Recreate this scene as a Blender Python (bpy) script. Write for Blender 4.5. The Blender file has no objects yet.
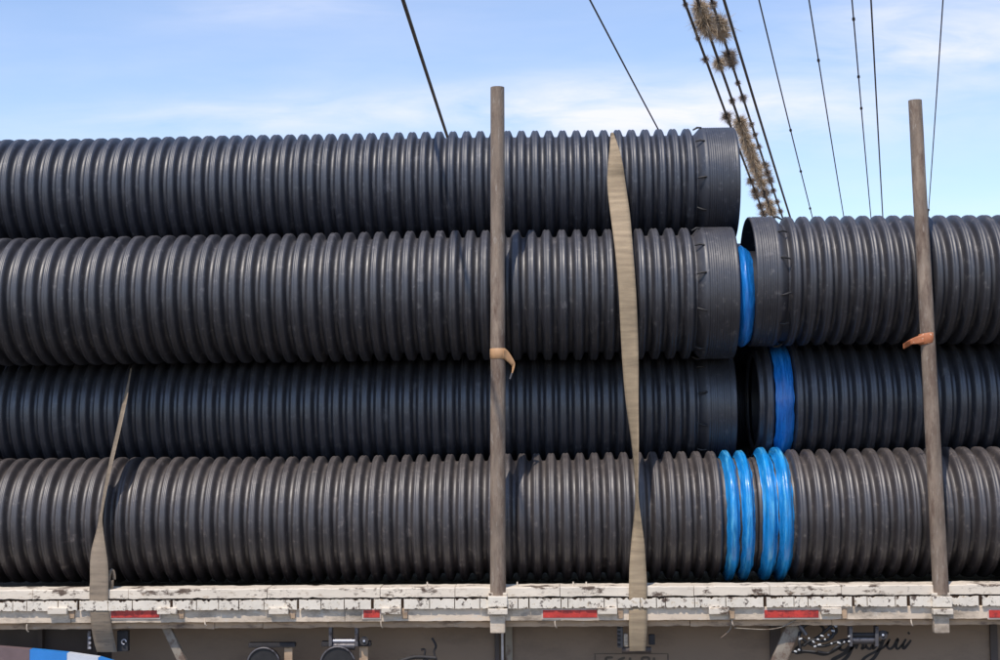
import bpy, bmesh, math, random
from mathutils import Vector, Matrix, noise
random.seed(7)
S = bpy.context.scene
COL = S.collection
# ------------------------------------------------------------------ camera
BED = 1.30                                   # height of the trailer deck above the road
FPX = 1414.8                                 # focal length in thousandths of the frame width
PITCH, YAW, ROLL = 0.0638, -0.0322, -0.0095
CAM = Vector((0, -8.056, BED + 0.8995))
fw = Vector((math.sin(YAW)*math.cos(PITCH), math.cos(YAW)*math.cos(PITCH), math.sin(PITCH)))
r0 = fw.cross(Vector((0, 0, 1))).normalized(); u0 = r0.cross(fw)
RT = r0*math.cos(ROLL) + u0*math.sin(ROLL); UP = u0*math.cos(ROLL) - r0*math.sin(ROLL)
cd = bpy.data.cameras.new('camera'); cam = bpy.data.objects.new('camera', cd); COL.objects.link(cam)
cam.matrix_world = Matrix(((RT.x, UP.x, -fw.x, CAM.x), (RT.y, UP.y, -fw.y, CAM.y), (RT.z, UP.z, -fw.z, CAM.z), (0, 0, 0, 1)))
cd.sensor_fit = 'HORIZONTAL'; cd.sensor_width = 36; cd.lens = 36*FPX/1000
cd.clip_start = 0.05; cd.clip_end = 6000
S.camera = cam
def ray(u, v): return (fw + RT*((u-500)/FPX) + UP*((330-v)/FPX))
def at(u, v, Y):
    """point of the vertical plane y=Y seen at photo position u,v"""
    d = ray(u, v); return CAM + d*((Y-CAM.y)/d.y)
# ------------------------------------------------------------------ sky, sun, exposure
SUN_EL, SUN_AZ = math.radians(60), math.radians(-24)    # azimuth measured from straight behind the camera, negative = from the left
sd = Vector((math.sin(SUN_AZ)*math.cos(SUN_EL), -math.cos(SUN_AZ)*math.cos(SUN_EL), math.sin(SUN_EL)))   # towards the sun
sl = bpy.data.lights.new('sun', 'SUN'); so = bpy.data.objects.new('sun', sl); COL.objects.link(so)
so.rotation_euler = sd.to_track_quat('Z', 'Y').to_euler(); so.location = (0, -10, 30)
sl.energy = 2.9; sl.angle = math.radians(0.6); sl.color = (1.0, 0.91, 0.80)
W = bpy.data.worlds.new('World'); S.world = W; W.use_nodes = True
nt = W.node_tree; nd = nt.nodes; lk = nt.links
bgn = nd['Background']
sky = nd.new('ShaderNodeTexSky'); sky.sky_type = 'NISHITA'; sky.sun_disc = False
sky.sun_elevation = SUN_EL; sky.sun_rotation = math.atan2(sd.x, sd.y)
sky.air_density = 1.0; sky.dust_density = 0.25; sky.ozone_density = 2.2
tc = nd.new('ShaderNodeTexCoord'); sep = nd.new('ShaderNodeSeparateXYZ'); lk.new(tc.outputs['Generated'], sep.inputs[0])
def wm(op, a, b=None, c=None):
    n = nd.new('ShaderNodeMath'); n.operation = op
    for i, x in enumerate((a, b, c)):
        if x is None: continue
        if isinstance(x, (int, float)): n.inputs[i].default_value = x
        else: lk.new(x, n.inputs[i])
    return n.outputs[0]
zc = wm('MAXIMUM', sep.outputs['Z'], 0.02)
den = wm('ADD', zc, 0.12)
cx = wm('DIVIDE', sep.outputs['X'], den); cy = wm('DIVIDE', sep.outputs['Y'], den)
cmb = nd.new('ShaderNodeCombineXYZ'); lk.new(cx, cmb.inputs[0]); lk.new(cy, cmb.inputs[1])
hue = nd.new('ShaderNodeMixRGB'); hue.blend_type = 'MULTIPLY'; hue.inputs[0].default_value = 1; hue.inputs[2].default_value = (1.0, .99, 1.05, 1); lk.new(sky.outputs[0], hue.inputs[1])
mp = nd.new('ShaderNodeMapping'); lk.new(cmb.outputs[0], mp.inputs[0])
mp.inputs['Rotation'].default_value = (0, 0, math.radians(-8)); mp.inputs['Scale'].default_value = (0.75, 1.15, 1)
mp.inputs['Location'].default_value = (3.1, 1.7, 0)
n1 = nd.new('ShaderNodeTexNoise'); n1.inputs['Scale'].default_value = 1.0; n1.inputs['Detail'].default_value = 7; n1.inputs['Roughness'].default_value = 0.55
n1.inputs['Distortion'].default_value = 0.35; lk.new(mp.outputs[0], n1.inputs['Vector'])
cr = nd.new('ShaderNodeValToRGB'); cr.color_ramp.elements[0].position = 0.50; cr.color_ramp.elements[1].position = 0.78
cr.color_ramp.interpolation = 'EASE'
lk.new(n1.outputs['Fac'], cr.inputs[0])
# thin high cloud and the pale air low over the horizon
mixc = nd.new('ShaderNodeMixRGB'); lk.new(hue.outputs[0], mixc.inputs[1]); mixc.inputs[2].default_value = (5.0, 5.1, 5.9, 1)
# banks of thin cloud: direction (x/y, z/y) and extent, drawn out sideways
yy_ = wm('MAXIMUM', sep.outputs['Y'], 0.05); gx = wm('DIVIDE', sep.outputs['X'], yy_); gz = wm('DIVIDE', sep.outputs['Z'], yy_)
cmb2 = nd.new('ShaderNodeCombineXYZ'); lk.new(wm('MULTIPLY', gx, 7.0), cmb2.inputs[0]); lk.new(wm('MULTIPLY', gz, 30.0), cmb2.inputs[1])
n2 = nd.new('ShaderNodeTexNoise'); n2.inputs['Scale'].default_value = 1.3; n2.inputs['Detail'].default_value = 7; n2.inputs['Roughness'].default_value = .58; n2.inputs['Distortion'].default_value = .4
lk.new(cmb2.outputs[0], n2.inputs['Vector']); acc = None
for bu, bv, su, sv, am in ((640, 108, 190, 34, 1.1), (330, 112, 260, 22, .75), (960, 35, 150, 46, 1.25), (800, 125, 200, 40, .5), (290, 8, 120, 22, .45), (100, 150, 300, 25, .35), (-500, 60, 300, 40, .8), (1500, 120, 300, 50, .8), (600, -400, 500, 90, .7)):
    d_ = ray(bu, bv); q_ = wm('ADD', wm('POWER', wm('ABSOLUTE', wm('DIVIDE', wm('SUBTRACT', gx, d_.x/d_.y), su/FPX)), 2.0), wm('POWER', wm('ABSOLUTE', wm('DIVIDE', wm('SUBTRACT', gz, d_.z/d_.y), sv/FPX)), 2.0))
    b_ = wm('MULTIPLY', wm('EXPONENT', wm('MULTIPLY', q_, -1.0)), am); acc = b_ if acc is None else wm('ADD', acc, b_)
bank = wm('MULTIPLY', acc, wm('MULTIPLY', wm('SUBTRACT', n2.outputs['Fac'], .22), 2.1))
hz = wm('MULTIPLY', wm('POWER', wm('SUBTRACT', 1.0, wm('MINIMUM', zc, 1.0)), 6.0), 0.16)
lk.new(wm('MINIMUM', wm('ADD', wm('ADD', wm('MULTIPLY', cr.outputs[0], 0.18), wm('ADD', 0.03, wm('MULTIPLY', bank, .88))), hz), 1.0), mixc.inputs[0])
lk.new(mixc.outputs[0], bgn.inputs['Color']); bgn.inputs['Strength'].default_value = 0.15
S.view_settings.view_transform = 'Standard'; S.view_settings.look = 'None'; S.view_settings.exposure = 0.35; S.view_settings.gamma = 1
S.view_settings.use_curve_mapping = False

# ------------------------------------------------------------------ materials
def material(name, col, rough=0.6, metal=0.0, spots=None, spot_scale=6, spot_lo=0.5, spot_hi=0.6, vary=0.15, vscale=3, bump=0.0, bscale=40, top=None, top_amt=0.0, stretch=(1, 1, 1), spec=0.5, coat=0.0, spots2=None):
    m = bpy.data.materials.new(name); m.use_nodes = True
    t = m.node_tree; N = t.nodes; L = t.links; B = N['Principled BSDF']
    B.inputs['Roughness'].default_value = rough; B.inputs['Metallic'].default_value = metal
    B.inputs['Specular IOR Level'].default_value = spec
    B.inputs['Coat Weight'].default_value = coat
    co = N.new('ShaderNodeTexCoord'); mpg = N.new('ShaderNodeMapping'); mpg.inputs['Scale'].default_value = stretch
    L.new(co.outputs['Object'], mpg.inputs[0]); vec = mpg.outputs[0]
    def nz(sc, det=5, rg=0.6):
        n = N.new('ShaderNodeTexNoise'); n.inputs['Scale'].default_value = sc; n.inputs['Detail'].default_value = det; n.inputs['Roughness'].default_value = rg
        L.new(vec, n.inputs['Vector']); return n.outputs['Fac']
    def mixn(f, a, b):
        x = N.new('ShaderNodeMixRGB')
        for i, v in ((0, f), (1, a), (2, b)):
            if isinstance(v, (int, float)): x.inputs[i].default_value = v
            elif isinstance(v, tuple): x.inputs[i].default_value = (*v, 1)
            else: L.new(v, x.inputs[i])
        return x.outputs[0]
    def ramp(f, lo, hi):
        x = N.new('ShaderNodeMapRange'); x.inputs[1].default_value = lo; x.inputs[2].default_value = hi; L.new(f, x.inputs[0]); return x.outputs[0]
    dark = tuple(c*(1-vary) for c in col); lite = tuple(min(1, c*(1+vary)) for c in col)
    c = mixn(ramp(nz(vscale), .3, .7), dark, lite)
    if top:                                             # dust that has settled on it, in patches
        g = N.new('ShaderNodeNewGeometry'); sx = N.new('ShaderNodeSeparateXYZ'); L.new(g.outputs['Normal'], sx.inputs[0])
        a = N.new('ShaderNodeMath'); a.operation = 'MULTIPLY'; L.new(ramp(sx.outputs['Z'], -0.6, 1.0), a.inputs[0]); L.new(ramp(nz(vscale*3.3, 8, .7), .15, .75), a.inputs[1])
        a2 = N.new('ShaderNodeMath'); a2.operation = 'MULTIPLY'; L.new(a.outputs[0], a2.inputs[0]); a2.inputs[1].default_value = top_amt
        c = mixn(a2.outputs[0], c, top)
    if spots: c = mixn(ramp(nz(spot_scale, 8, .72), spot_lo, spot_hi), c, spots)
    if spots2: c = mixn(ramp(nz(spot_scale*2.7, 9, .7), .57, .72), c, spots2)
    L.new(c, B.inputs['Base Color'])
    rr = N.new('ShaderNodeMapRange'); rr.inputs[1].default_value = .3; rr.inputs[2].default_value = .7
    rr.inputs[3].default_value = max(.05, rough-.08); rr.inputs[4].default_value = min(1, rough+.08); L.new(nz(vscale*4), rr.inputs[0]); L.new(rr.outputs[0], B.inputs['Roughness'])
    if bump:
        b = N.new('ShaderNodeBump'); b.inputs['Strength'].default_value = bump; b.inputs['Distance'].default_value = 0.004
        L.new(nz(bscale, 6), b.inputs['Height']); L.new(b.outputs[0], B.inputs['Normal'])
    return m
def pipe_mat(name, col, dust, amt, rough):
    return material(name, col, rough, vary=.25, vscale=2.2, top=dust, top_amt=amt, bump=.10, bscale=60, spots=tuple(min(1, c*2.1) for c in dust), spot_scale=9, spot_lo=.60, spot_hi=.84, spec=1.0, spots2=tuple(c*1.15 for c in dust))
M = {}
M['pipe_top'] = pipe_mat('black_plastic_clean', (.016, .019, .031), (.088, .089, .102), .48, .50)
M['pipe_mid'] = pipe_mat('black_plastic_dusty', (.018, .018, .025), (.120, .110, .108), .52, .50)
M['pipe_back'] = pipe_mat('black_plastic_shade', (.024, .026, .036), (.090, .088, .092), .5, .44)
M['pipe_low'] = pipe_mat('black_plastic_brown_dust', (.022, .019, .023), (.145, .121, .108), .72, .51)
M['inner'] = material('black_plastic_inside', (.012, .012, .016), .5)
M['film'] = material('blue_film', (.010, .17, .55), .30, vary=.35, vscale=7, bump=.8, bscale=9, stretch=(9, .8, .8), spots=(.06, .32, .72), spot_scale=7, spot_lo=.54, spot_hi=.70, coat=.3)
M['film_low'] = material('light_blue_film', (.010, .23, .58), .30, vary=.35, vscale=7, bump=.8, bscale=9, stretch=(9, .8, .8), spots=(.13, .50, .74), spot_scale=6, spot_lo=.52, spot_hi=.68, coat=.3)
M['strap'] = material('beige_webbing', (.33, .25, .16), .9, vary=.28, vscale=5, stretch=(1, 1, 7), bump=.5, bscale=150, spots=(.24, .17, .11), spot_scale=7, spot_lo=.55, spot_hi=.75)
M['strap_dark'] = material('grey_webbing', (.27, .21, .15), .85, vary=.22, vscale=5, stretch=(1, 1, 7), bump=.5, bscale=150, spots=(.10, .085, .07), spot_scale=7, spot_lo=.55, spot_hi=.75)
M['steel'] = material('weathered_steel_post', (.265, .20, .148), .7, metal=.1, vary=.35, vscale=5, spots=(.13, .08, .055), spot_scale=6, spot_lo=.46, spot_hi=.66, stretch=(3, 3, .7), bump=.6, bscale=60, spots2=(.42, .36, .30))
M['tape'] = material('orange_strap', (.48, .27, .13), .6, vary=.15, vscale=12)
M['tape_red'] = material('red_orange_strap', (.44, .15, .06), .6, vary=.15, vscale=12, spots=(.75, .6, .45), spot_scale=26, spot_lo=.56, spot_hi=.62)
M['white'] = material('chipped_white_paint', (.72, .63, .51), .6, vary=.10, vscale=5, spots=(.10, .065, .045), spot_scale=11, spot_lo=.535, spot_hi=.60, bump=.3, bscale=60, stretch=(.7, 1, 1.5), spots2=(.36, .26, .17))
M['plank'] = material('plank_end_white_paint', (.78, .70, .58), .65, vary=.08, vscale=9, spots=(.09, .06, .045), spot_scale=17, spot_lo=.55, spot_hi=.61, bump=.5, bscale=60, spots2=(.5, .36, .2))
M['wood'] = material('raw_deck_wood', (.06, .04, .028), .95, spec=.05, vary=.3, vscale=8, bump=.5, bscale=60, stretch=(6, .6, 1))
M['channel'] = material('dirty_cream_steel', (.68, .555, .42), .6, vary=.16, vscale=3, spots=(.25, .20, .15), spot_scale=5, spot_lo=.47, spot_hi=.66, bump=.25, bscale=50, stretch=(.7, 1, 1.4), spots2=(.62, .58, .52))
M['ledge'] = material('brown_lower_rail', (.46, .32, .205), .75, vary=.25, vscale=5, spots=(.13, .085, .06), spot_scale=8, spot_lo=.52, spot_hi=.66, stretch=(.6, 1, 2), bump=.3, spots2=(.5, .43, .36))
M['panel'] = material('dusty_brown_panel', (.29, .21, .15), .8, vary=.14, vscale=2.0, spots=(.17, .125, .095), spot_scale=3, spot_lo=.5, spot_hi=.8, bump=.12, bscale=25, stretch=(.6, 1, 1.3))
M['dark'] = material('dark_chassis', (.085, .066, .058), .7, vary=.25, vscale=5)
M['iron'] = material('grey_iron', (.15, .14, .145), .45, metal=.5, vary=.3, vscale=14, spots=(.05, .04, .04), spot_scale=14)
M['bright'] = material('worn_bright_steel', (.50, .48, .50), .35, metal=.6, vary=.2, vscale=14)
M['brace'] = material('brace_steel', (.30, .255, .20), .7, vary=.2, vscale=6, spots=(.16, .11, .08), spot_scale=8)
M['red'] = material('red_reflective_tape', (.52, .045, .035), .35, vary=.22, vscale=14, spots=(.30, .03, .03), spot_scale=20, coat=.3, spots2=(.62, .2, .16))
M['redframe'] = material('tape_border', (.55, .45, .38), .5, vary=.15, vscale=10)
M['ink'] = material('faded_black_paint', (.030, .026, .026), .7, vary=.3, vscale=20)
M['faint'] = material('faded_brown_stencil', (.11, .085, .065), .8, vary=.3, vscale=20)
M['rope'] = material('black_rope', (.020, .018, .018), .6, vary=.3, vscale=30)
M['pale'] = material('pale_glint', (.5, .5, .5), .4, vary=.2, vscale=30)  # pale colour standing in for glints on the rope tangle
M['blue'] = material('blue_paint', (.035, .23, .62), .4, vary=.08, vscale=8)
M['whitep'] = material('white_ribbed_paint', (.62, .64, .68), .45, vary=.08, vscale=8)
M['maroon'] = material('brown_maroon_paint', (.17, .115, .115), .55, vary=.15, vscale=8)
M['wire'] = material('black_cable', (.018, .020, .030), .6, vary=.2, vscale=5)
M['moss'] = material('grey_brown_leaves', (.50, .40, .29), .85, vary=.35, vscale=14)
M['moss_dark'] = material('dark_dry_leaves', (.26, .205, .165), .85, vary=.35, vscale=14)
M['rubber'] = material('tyre_rubber', (.022, .021, .020), .8, vary=.2)
M['asphalt'] = material('dusty_asphalt', (.115, .096, .074), .9, vary=.2, vscale=1.5, bump=.6, bscale=90)
M['soil'] = material('dry_soil', (.30, .225, .15), .95, vary=.25, vscale=.3, bump=.6, bscale=20)

# ------------------------------------------------------------------ helpers
def tag(o, label=None, cat=None, group=None, kind=None):
    if label: o['label'] = label
    if cat: o['category'] = cat
    if group: o['group'] = group
    if kind: o['kind'] = kind
    return o
def thing(name, loc, label, cat, group=None):
    o = bpy.data.objects.new(name, None); COL.objects.link(o); o.location = loc; o.empty_display_size = .1
    return tag(o, label, cat, group)
def link(name, me, parent=None):
    o = bpy.data.objects.new(name, me); COL.objects.link(o)
    if parent: o.parent = parent
    return o
class MB:
    def __init__(s): s.v = []; s.f = []; s.sm = []
    def add(s, vs, fs, smooth=False):
        b = len(s.v); s.v += [tuple(p) for p in vs]; s.f += [tuple(i+b for i in f) for f in fs]; s.sm += [smooth]*len(fs)
    def box(s, lo, hi, tilt=None):
        (a, b, c), (d, e, f) = lo, hi
        vs = [Vector(p) for p in ((a,b,c),(d,b,c),(d,e,c),(a,e,c),(a,b,f),(d,b,f),(d,e,f),(a,e,f))]
        s.add(vs, [(0,3,2,1),(4,5,6,7),(0,1,5,4),(1,2,6,5),(2,3,7,6),(3,0,4,7)])
    def bar(s, p, q, w, t, up=(0, -1, 0)):
        """square bar from p to q; w across, t along up"""
        p, q = Vector(p), Vector(q); d = (q-p).normalized(); n = Vector(up); n = (n-d*n.dot(d)).normalized(); b = d.cross(n)
        vs = []
        for P in (p, q):
            for i, j in ((-1,-1),(1,-1),(1,1),(-1,1)): vs.append(P+b*(w/2*i)+n*(t/2*j))
        s.add(vs, [(0,1,2,3),(7,6,5,4),(0,4,5,1),(1,5,6,2),(2,6,7,3),(3,7,4,0)])
    def tube(s, pts, r, n=8, cap=True):
        pts = [Vector(p) for p in pts]; R = r if isinstance(r, (list, tuple)) else [r]*len(pts)
        vs = []; prev = None
        for i, p in enumerate(pts):
            d = (pts[min(i+1, len(pts)-1)]-pts[max(i-1, 0)]).normalized()
            a = prev if prev else (Vector((0, 0, 1)) if abs(d.z) < .9 else Vector((1, 0, 0)))
            a = (a-d*a.dot(d)).normalized(); b = d.cross(a); prev = a
            for k in range(n):
                t = 2*math.pi*k/n; vs.append(p+a*(R[i]*math.cos(t))+b*(R[i]*math.sin(t)))
        fs = [(i*n+k, i*n+(k+1) % n, (i+1)*n+(k+1) % n, (i+1)*n+k) for i in range(len(pts)-1) for k in range(n)]
        s.add(vs, fs, True)
        if cap: s.add([vs[k] for k in range(n)], [tuple(range(n-1, -1, -1))]); s.add(vs[-n:], [tuple(range(n))])
    def build(s, name, m, parent=None, loc=None, bevel=0):
        me = bpy.data.meshes.new(name); o0 = Vector(loc) if loc is not None else (Vector(parent.location) if parent is not None and parent.parent is None else (Vector(parent.parent.location) if parent is not None else Vector((0, 0, 0))))
        me.from_pydata([Vector(p)-o0 for p in s.v], [], s.f); me.materials.append(m)
        me.polygons.foreach_set('use_smooth', s.sm); me.update()
        if bevel:
            bm = bmesh.new(); bm.from_mesh(me); bmesh.ops.bevel(bm, geom=bm.edges[:], offset=bevel, segments=2, profile=.6, affect='EDGES', clamp_overlap=True); bm.to_mesh(me); bm.free()
        o = link(name, me, parent)
        if parent is None: o.location = o0
        return o
def spline(pts, n=6):
    pts = [Vector(p) for p in pts]; out = []
    for i in range(len(pts)-1):
        a, b, c, d = pts[max(i-1, 0)], pts[i], pts[i+1], pts[min(i+2, len(pts)-1)]
        for k in range(n):
            t = k/n; out.append(.5*((2*b)+(c-a)*t+(2*a-5*b+4*c-d)*t*t+(3*b-a-3*c+d)*t**3))
    return out+[pts[-1]]

# ------------------------------------------------------------------ ground
g = MB(); g.add([(-3000, -3000, 0), (3000, -3000, 0), (3000, 3000, 0), (-3000, 3000, 0)], [(0, 1, 2, 3)])
tag(g.build('ground', M['soil']), kind='structure')
g = MB(); g.add([(-400, -14, .004), (400, -14, .004), (400, 5, .004), (-400, 5, .004)], [(0, 1, 2, 3)])
tag(g.build('road', M['asphalt']), kind='structure')

# ------------------------------------------------------------------ pipes
def revolve(prof, n, wob=0, seed=0, y=0, z=0, sag=0):
    """surface of revolution about the x axis through y,z; prof = (x, r)"""
    vs = []; rnd = random.Random(seed); ph = [rnd.random()*6.28 for _ in range(4)]
    cs = [(math.cos(2*math.pi*k/n), math.sin(2*math.pi*k/n)) for k in range(n)]
    for x, r in prof:
        w = wob*(math.sin(x*1.7+ph[0])+.6*math.sin(x*4.1+ph[1])); e = wob*.8*math.sin(x*.9+ph[2])
        jit = wob*.35*noise.noise((x*9, seed*3.1, 0))
        for c, s in cs:
            vs.append((x+jit, y+c*(r+e)+w*.5, z+s*(r-e)+w+sag))
    fs = [(i*n+k, i*n+(k+1) % n, (i+1)*n+(k+1) % n, (i+1)*n+k) for i in range(len(prof)-1) for k in range(n)]
    return vs, [f[::-1] for f in fs]
RIB = [(.0, -.97), (.06, -1), (.125, -.91), (.18, -.66), (.235, -.34), (.29, -.12), (.35, -.02), (.405, .0), (.45, -.04), (.5, -.075), (.55, -.04), (.595, .0), (.65, -.02), (.71, -.12), (.765, -.34), (.82, -.66), (.875, -.91), (.94, -1)]
NSEG = 88
def rib_profile(xs, n, p, r, h, x_dir=1):
    out = []
    for i in range(n):
        for t, q in RIB: out.append((xs+x_dir*(i+t)*p, r+q*h))
    out.append((xs+x_dir*n*p, r-h))
    return out
def pipe(label, x_end, facing, y, z, r, p, n, mat, seed, bell=0, rb=None, group='black corrugated pipes stacked on the trailer', wob=.0026, h=None, gaskets=()):
    """x_end: first valley next to the socket or spigot; facing +1 = that end looks right (pipe runs to the left), -1 the other way"""
    h = h or .120*r; d = -facing
    t = thing('corrugated_pipe', (x_end+d*n*p/2, y, z-r), label, 'pipe', group)
    prof = rib_profile(x_end, n, p, r, h, d)
    mb = MB()
    tail = prof[-1][0]
    body = prof + [(tail, r-h-.03)] + [(tail, r-h-.035)] + [(x_end+d*.02, r-h-.035)]
    if d > 0: pass
    vs, fs = revolve(body, NSEG, wob, seed, y, z)
    if d < 0: fs = [f[::-1] for f in fs]
    mb.add(vs, fs, True); mb.build('corrugated_wall', mat, t)
    f = facing
    if bell:
        rb = rb or r*1.0
        q = [(x_end, r-h), (x_end+f*.004, r-h*.95), (x_end+f*.036, rb-.006), (x_end+f*.044, rb-.001), (x_end+f*.05, rb)]
        x0 = .056; ng = int((bell-x0-.02)/.0125); 
        for i in range(ng):
            a = x0+i*.0125; dr = -.0024 if i % 3 else -.0034
            q += [(x_end+f*a, rb), (x_end+f*(a+.007), rb+.0004), (x_end+f*(a+.009), rb+dr), (x_end+f*(a+.0105), rb+dr)]
        q += [(x_end+f*(bell-.012), rb), (x_end+f*(bell-.004), rb-.001), (x_end+f*bell, rb-.006), (x_end+f*bell, rb-.013), (x_end+f*(bell-.006), rb-.018), (x_end+f*.06, rb-.018), (x_end+f*.02, r-h-.035)]
        vs, fs = revolve(q, NSEG, wob, seed, y, z)
        if f < 0: fs = [g[::-1] for g in fs]
        fs = [g[::-1] for g in fs]
        mb = MB(); mb.add(vs, fs, True); mb.build('socket', mat, t)
        # short weld lugs round the shoulder of the socket
        k = 0
        for ang in [q+((seed*31+q*17) % 13)-6 for q in range(-75, 90, 32)]:
            a = math.radians(180 + ang + (seed*7) % 13 - 4)
            c, s_ = math.cos(a), math.sin(a); R_ = rb+.0
            mb = MB(); x1, x2 = x_end-f*.006, x_end+f*.046
            sk = (.012 if k % 2 else -.006)
            mb.tube([(x1, y+c*(R_-.012), z+s_*(R_-.012)), ((x1+x2)/2, y+c*(R_+.002)-s_*sk*.5, z+s_*(R_+.002)+c*sk*.5), (x2, y+c*(R_+.001)-s_*sk, z+s_*(R_+.001)+c*sk)], [.0045, .0065, .0045], 6)
            mb.build('lug', M['rope'], t); k += 1
    else:
        mb = MB(); q = [(x_end, r-h), (x_end+f*.012, r-h), (x_end+f*.016, r-h-.008), (x_end+f*.016, r-h-.035), (x_end, r-h-.037)]
        vs, fs = revolve(q, NSEG, wob, seed, y, z)
        if f > 0: fs = [g[::-1] for g in fs]
        mb.add(vs, fs, True); mb.build('spigot_rim', mat, t)
    return t
def rib_q(f):
    f %= 1; L_ = RIB+[(1, RIB[0][1])]
    for (a, p), (b, q) in zip(L_[:-1], L_[1:]):
        if f <= b: return p+(q-p)*(f-a)/(b-a)
def gasket(parent, x, w, y, z, r, h, m, seed, p=None):
    """plastic film wound over a rib: crumpled band"""
    rnd = random.Random(seed); n = 150; prof = []
    K = 19; vs = []
    for i in range(K):
        t = i/(K-1); e = math.sin(math.pi*t)
        for k in range(n):
            a = 2*math.pi*k/n
            cr_ = .0022*noise.noise((math.cos(a)*2.2+seed, math.sin(a)*2.2, t*11)) + .0016*noise.noise((math.cos(a)*9+seed, math.sin(a)*9, t*16)) + .0022*noise.noise((math.cos(a)*5+seed, math.sin(a)*5, t*2))
            rr = r + .002 - h*abs(2*t-1)**1.25 + cr_ + .0016*math.sin(t*13+a)*e
            if p: rr = r + .0045 + rib_q(.5+(t-.5)*w/p)*h*.88 + .006*(1-abs(2*t-1))**1.5 + cr_*1.2
            xx = x + (t-.5)*w + .003*noise.noise((math.cos(a)*2.2, math.sin(a)*2.2, seed*1.3)) + (.005*noise.noise((a*5, t, seed)) if i in (0, K-1) else 0)
            vs.append((xx, y+rr*math.cos(a), z+rr*math.sin(a)))
    fs = [(i*n+k, i*n+(k+1) % n, (i+1)*n+(k+1) % n, (i+1)*n+k)[::-1] for i in range(K-1) for k in range(n)]
    mb = MB(); mb.add(vs, fs, True); return mb.build('blue_film_wrap', m, parent)

R4 = .355; Z4 = BED+R4
R2_, Z2 = .3714, BED+1.612
R1, Z1, Y1 = .338, BED+2.288, .3465
R3, Z3, Y3 = .343, BED+.968, .37
def px(u, v, Y): return at(u, v, Y).x
# --- left-hand pipes (sockets towards the gap)
def pitch_of(u1, u2, k, v, Y): return (px(u2, v, Y)-px(u1, v, Y))/k
p1 = .0815; p2 = .0866; p3 = .0815; p4 = .0818
e1 = px(699, 180, Y1-R1); e2 = px(699, 300, -R2_); e3 = px(700, 415, Y3-R3)
pr = pitch_of(521.6, 611.4, 6, 520, -R4)
a4 = px(521.6, 520, -R4)
n_ = round((px(13.6, 500, -R4)-a4)/-p4); p4 = (px(13.6, 500, -R4)-a4)/-n_
A = pipe('long black corrugated pipe at the very top of the load, above all the others', e1, 1, Y1, Z1, R1, p1, 54, M['pipe_top'], 11, bell=px(741, 180, Y1-R1)-e1, rb=R1+.003)
B2 = pipe('large black corrugated pipe left of the gap, directly under the topmost pipe', e2, 1, 0, Z2, R2_, p2, 52, M['pipe_mid'], 12, bell=px(741, 300, -R2_)-e2, rb=R2_+.001)
C3 = pipe('shaded black corrugated pipe left of the gap, set back in the third layer down', e3, 1, Y3, Z3, R3, p3, 54, M['pipe_back'], 13, bell=px(738, 415, Y3-R3)-e3)
x4 = a4 + math.floor((px(757, 520, -R4)-a4)/p4)*p4 + p4*.5
D4 = pipe('dusty corrugated pipe on the deck, left half, last two ribs in light blue film', x4, 1, 0, Z4, R4, p4, 56, M['pipe_low'], 14)
# --- right-hand pipes
s2 = px(790, 290, -R2_)
p2r = .0845; R2R, Z2R = .3646, BED+1.668
E2 = pipe('black corrugated pipe right of the gap with its wide open socket facing left', s2, -1, -.034, Z2R, R2R, p2r, 38, M['pipe_mid'], 15, bell=s2-px(756.5, 290, -R2R), rb=R2R+.001)
s3 = px(762, 415, Y3-R3)
Y3R, Z3R = .30, BED+.998
F3 = pipe('shaded corrugated pipe right of the gap, third layer, one blue wrapped rib', s3, -1, Y3R, Z3R, R3, .083, 38, M['pipe_back'], 16)
s4 = x4 + .004+.028; p4r = .0868
G4 = pipe('dusty corrugated pipe on the deck at the right, two blue wrapped ribs', s4, -1, 0, Z4+.008, R4+.008, p4r, 38, M['pipe_low'], 17)
# --- blue film over the rubber gaskets
h4 = .105*R4
gasket(D4, x4-p4*.5, p4*.86, 0, Z4, R4, .120*R4, M['film_low'], 3, p4)
gasket(D4, x4-p4*1.5, p4*.86, 0, Z4, R4, .120*R4, M['film_low'], 4, p4)
gasket(G4, s4+p4r*.5, p4r*.96, 0, Z4+.008, R4+.008, .120*R4, M['film_low'], 5, p4r)
gasket(G4, s4+p4r*1.5, p4r*.90, 0, Z4+.008, R4+.008, .120*R4, M['film_low'], 6, p4r)
xf = px(784, 415, Y3-R3)
gasket(F3, xf, .104, Y3R, Z3R, R3+.009, .03, M['film'], 8)
# spigot of the pipe pushed part-way into the open socket: blue film wraps its end
xg = px(747.5, 300, -R2_+.04)
zg = Z2R-R2R+.018+.262; gs = gasket(E2, xg, .095, -.06, zg, .285, .035, M['film'], 9)
mb = MB(); vs, fs = revolve([(xg-.045, .22), (xg-.045, .255), (xg+.25, .255)], 64, 0, 3, -.06, zg); mb.add(vs, fs, True); mb.build('inner_liner', M['inner'], E2)
gs['label'] = 'blue film wrap hanging loose in the gap between the sockets'

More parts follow.
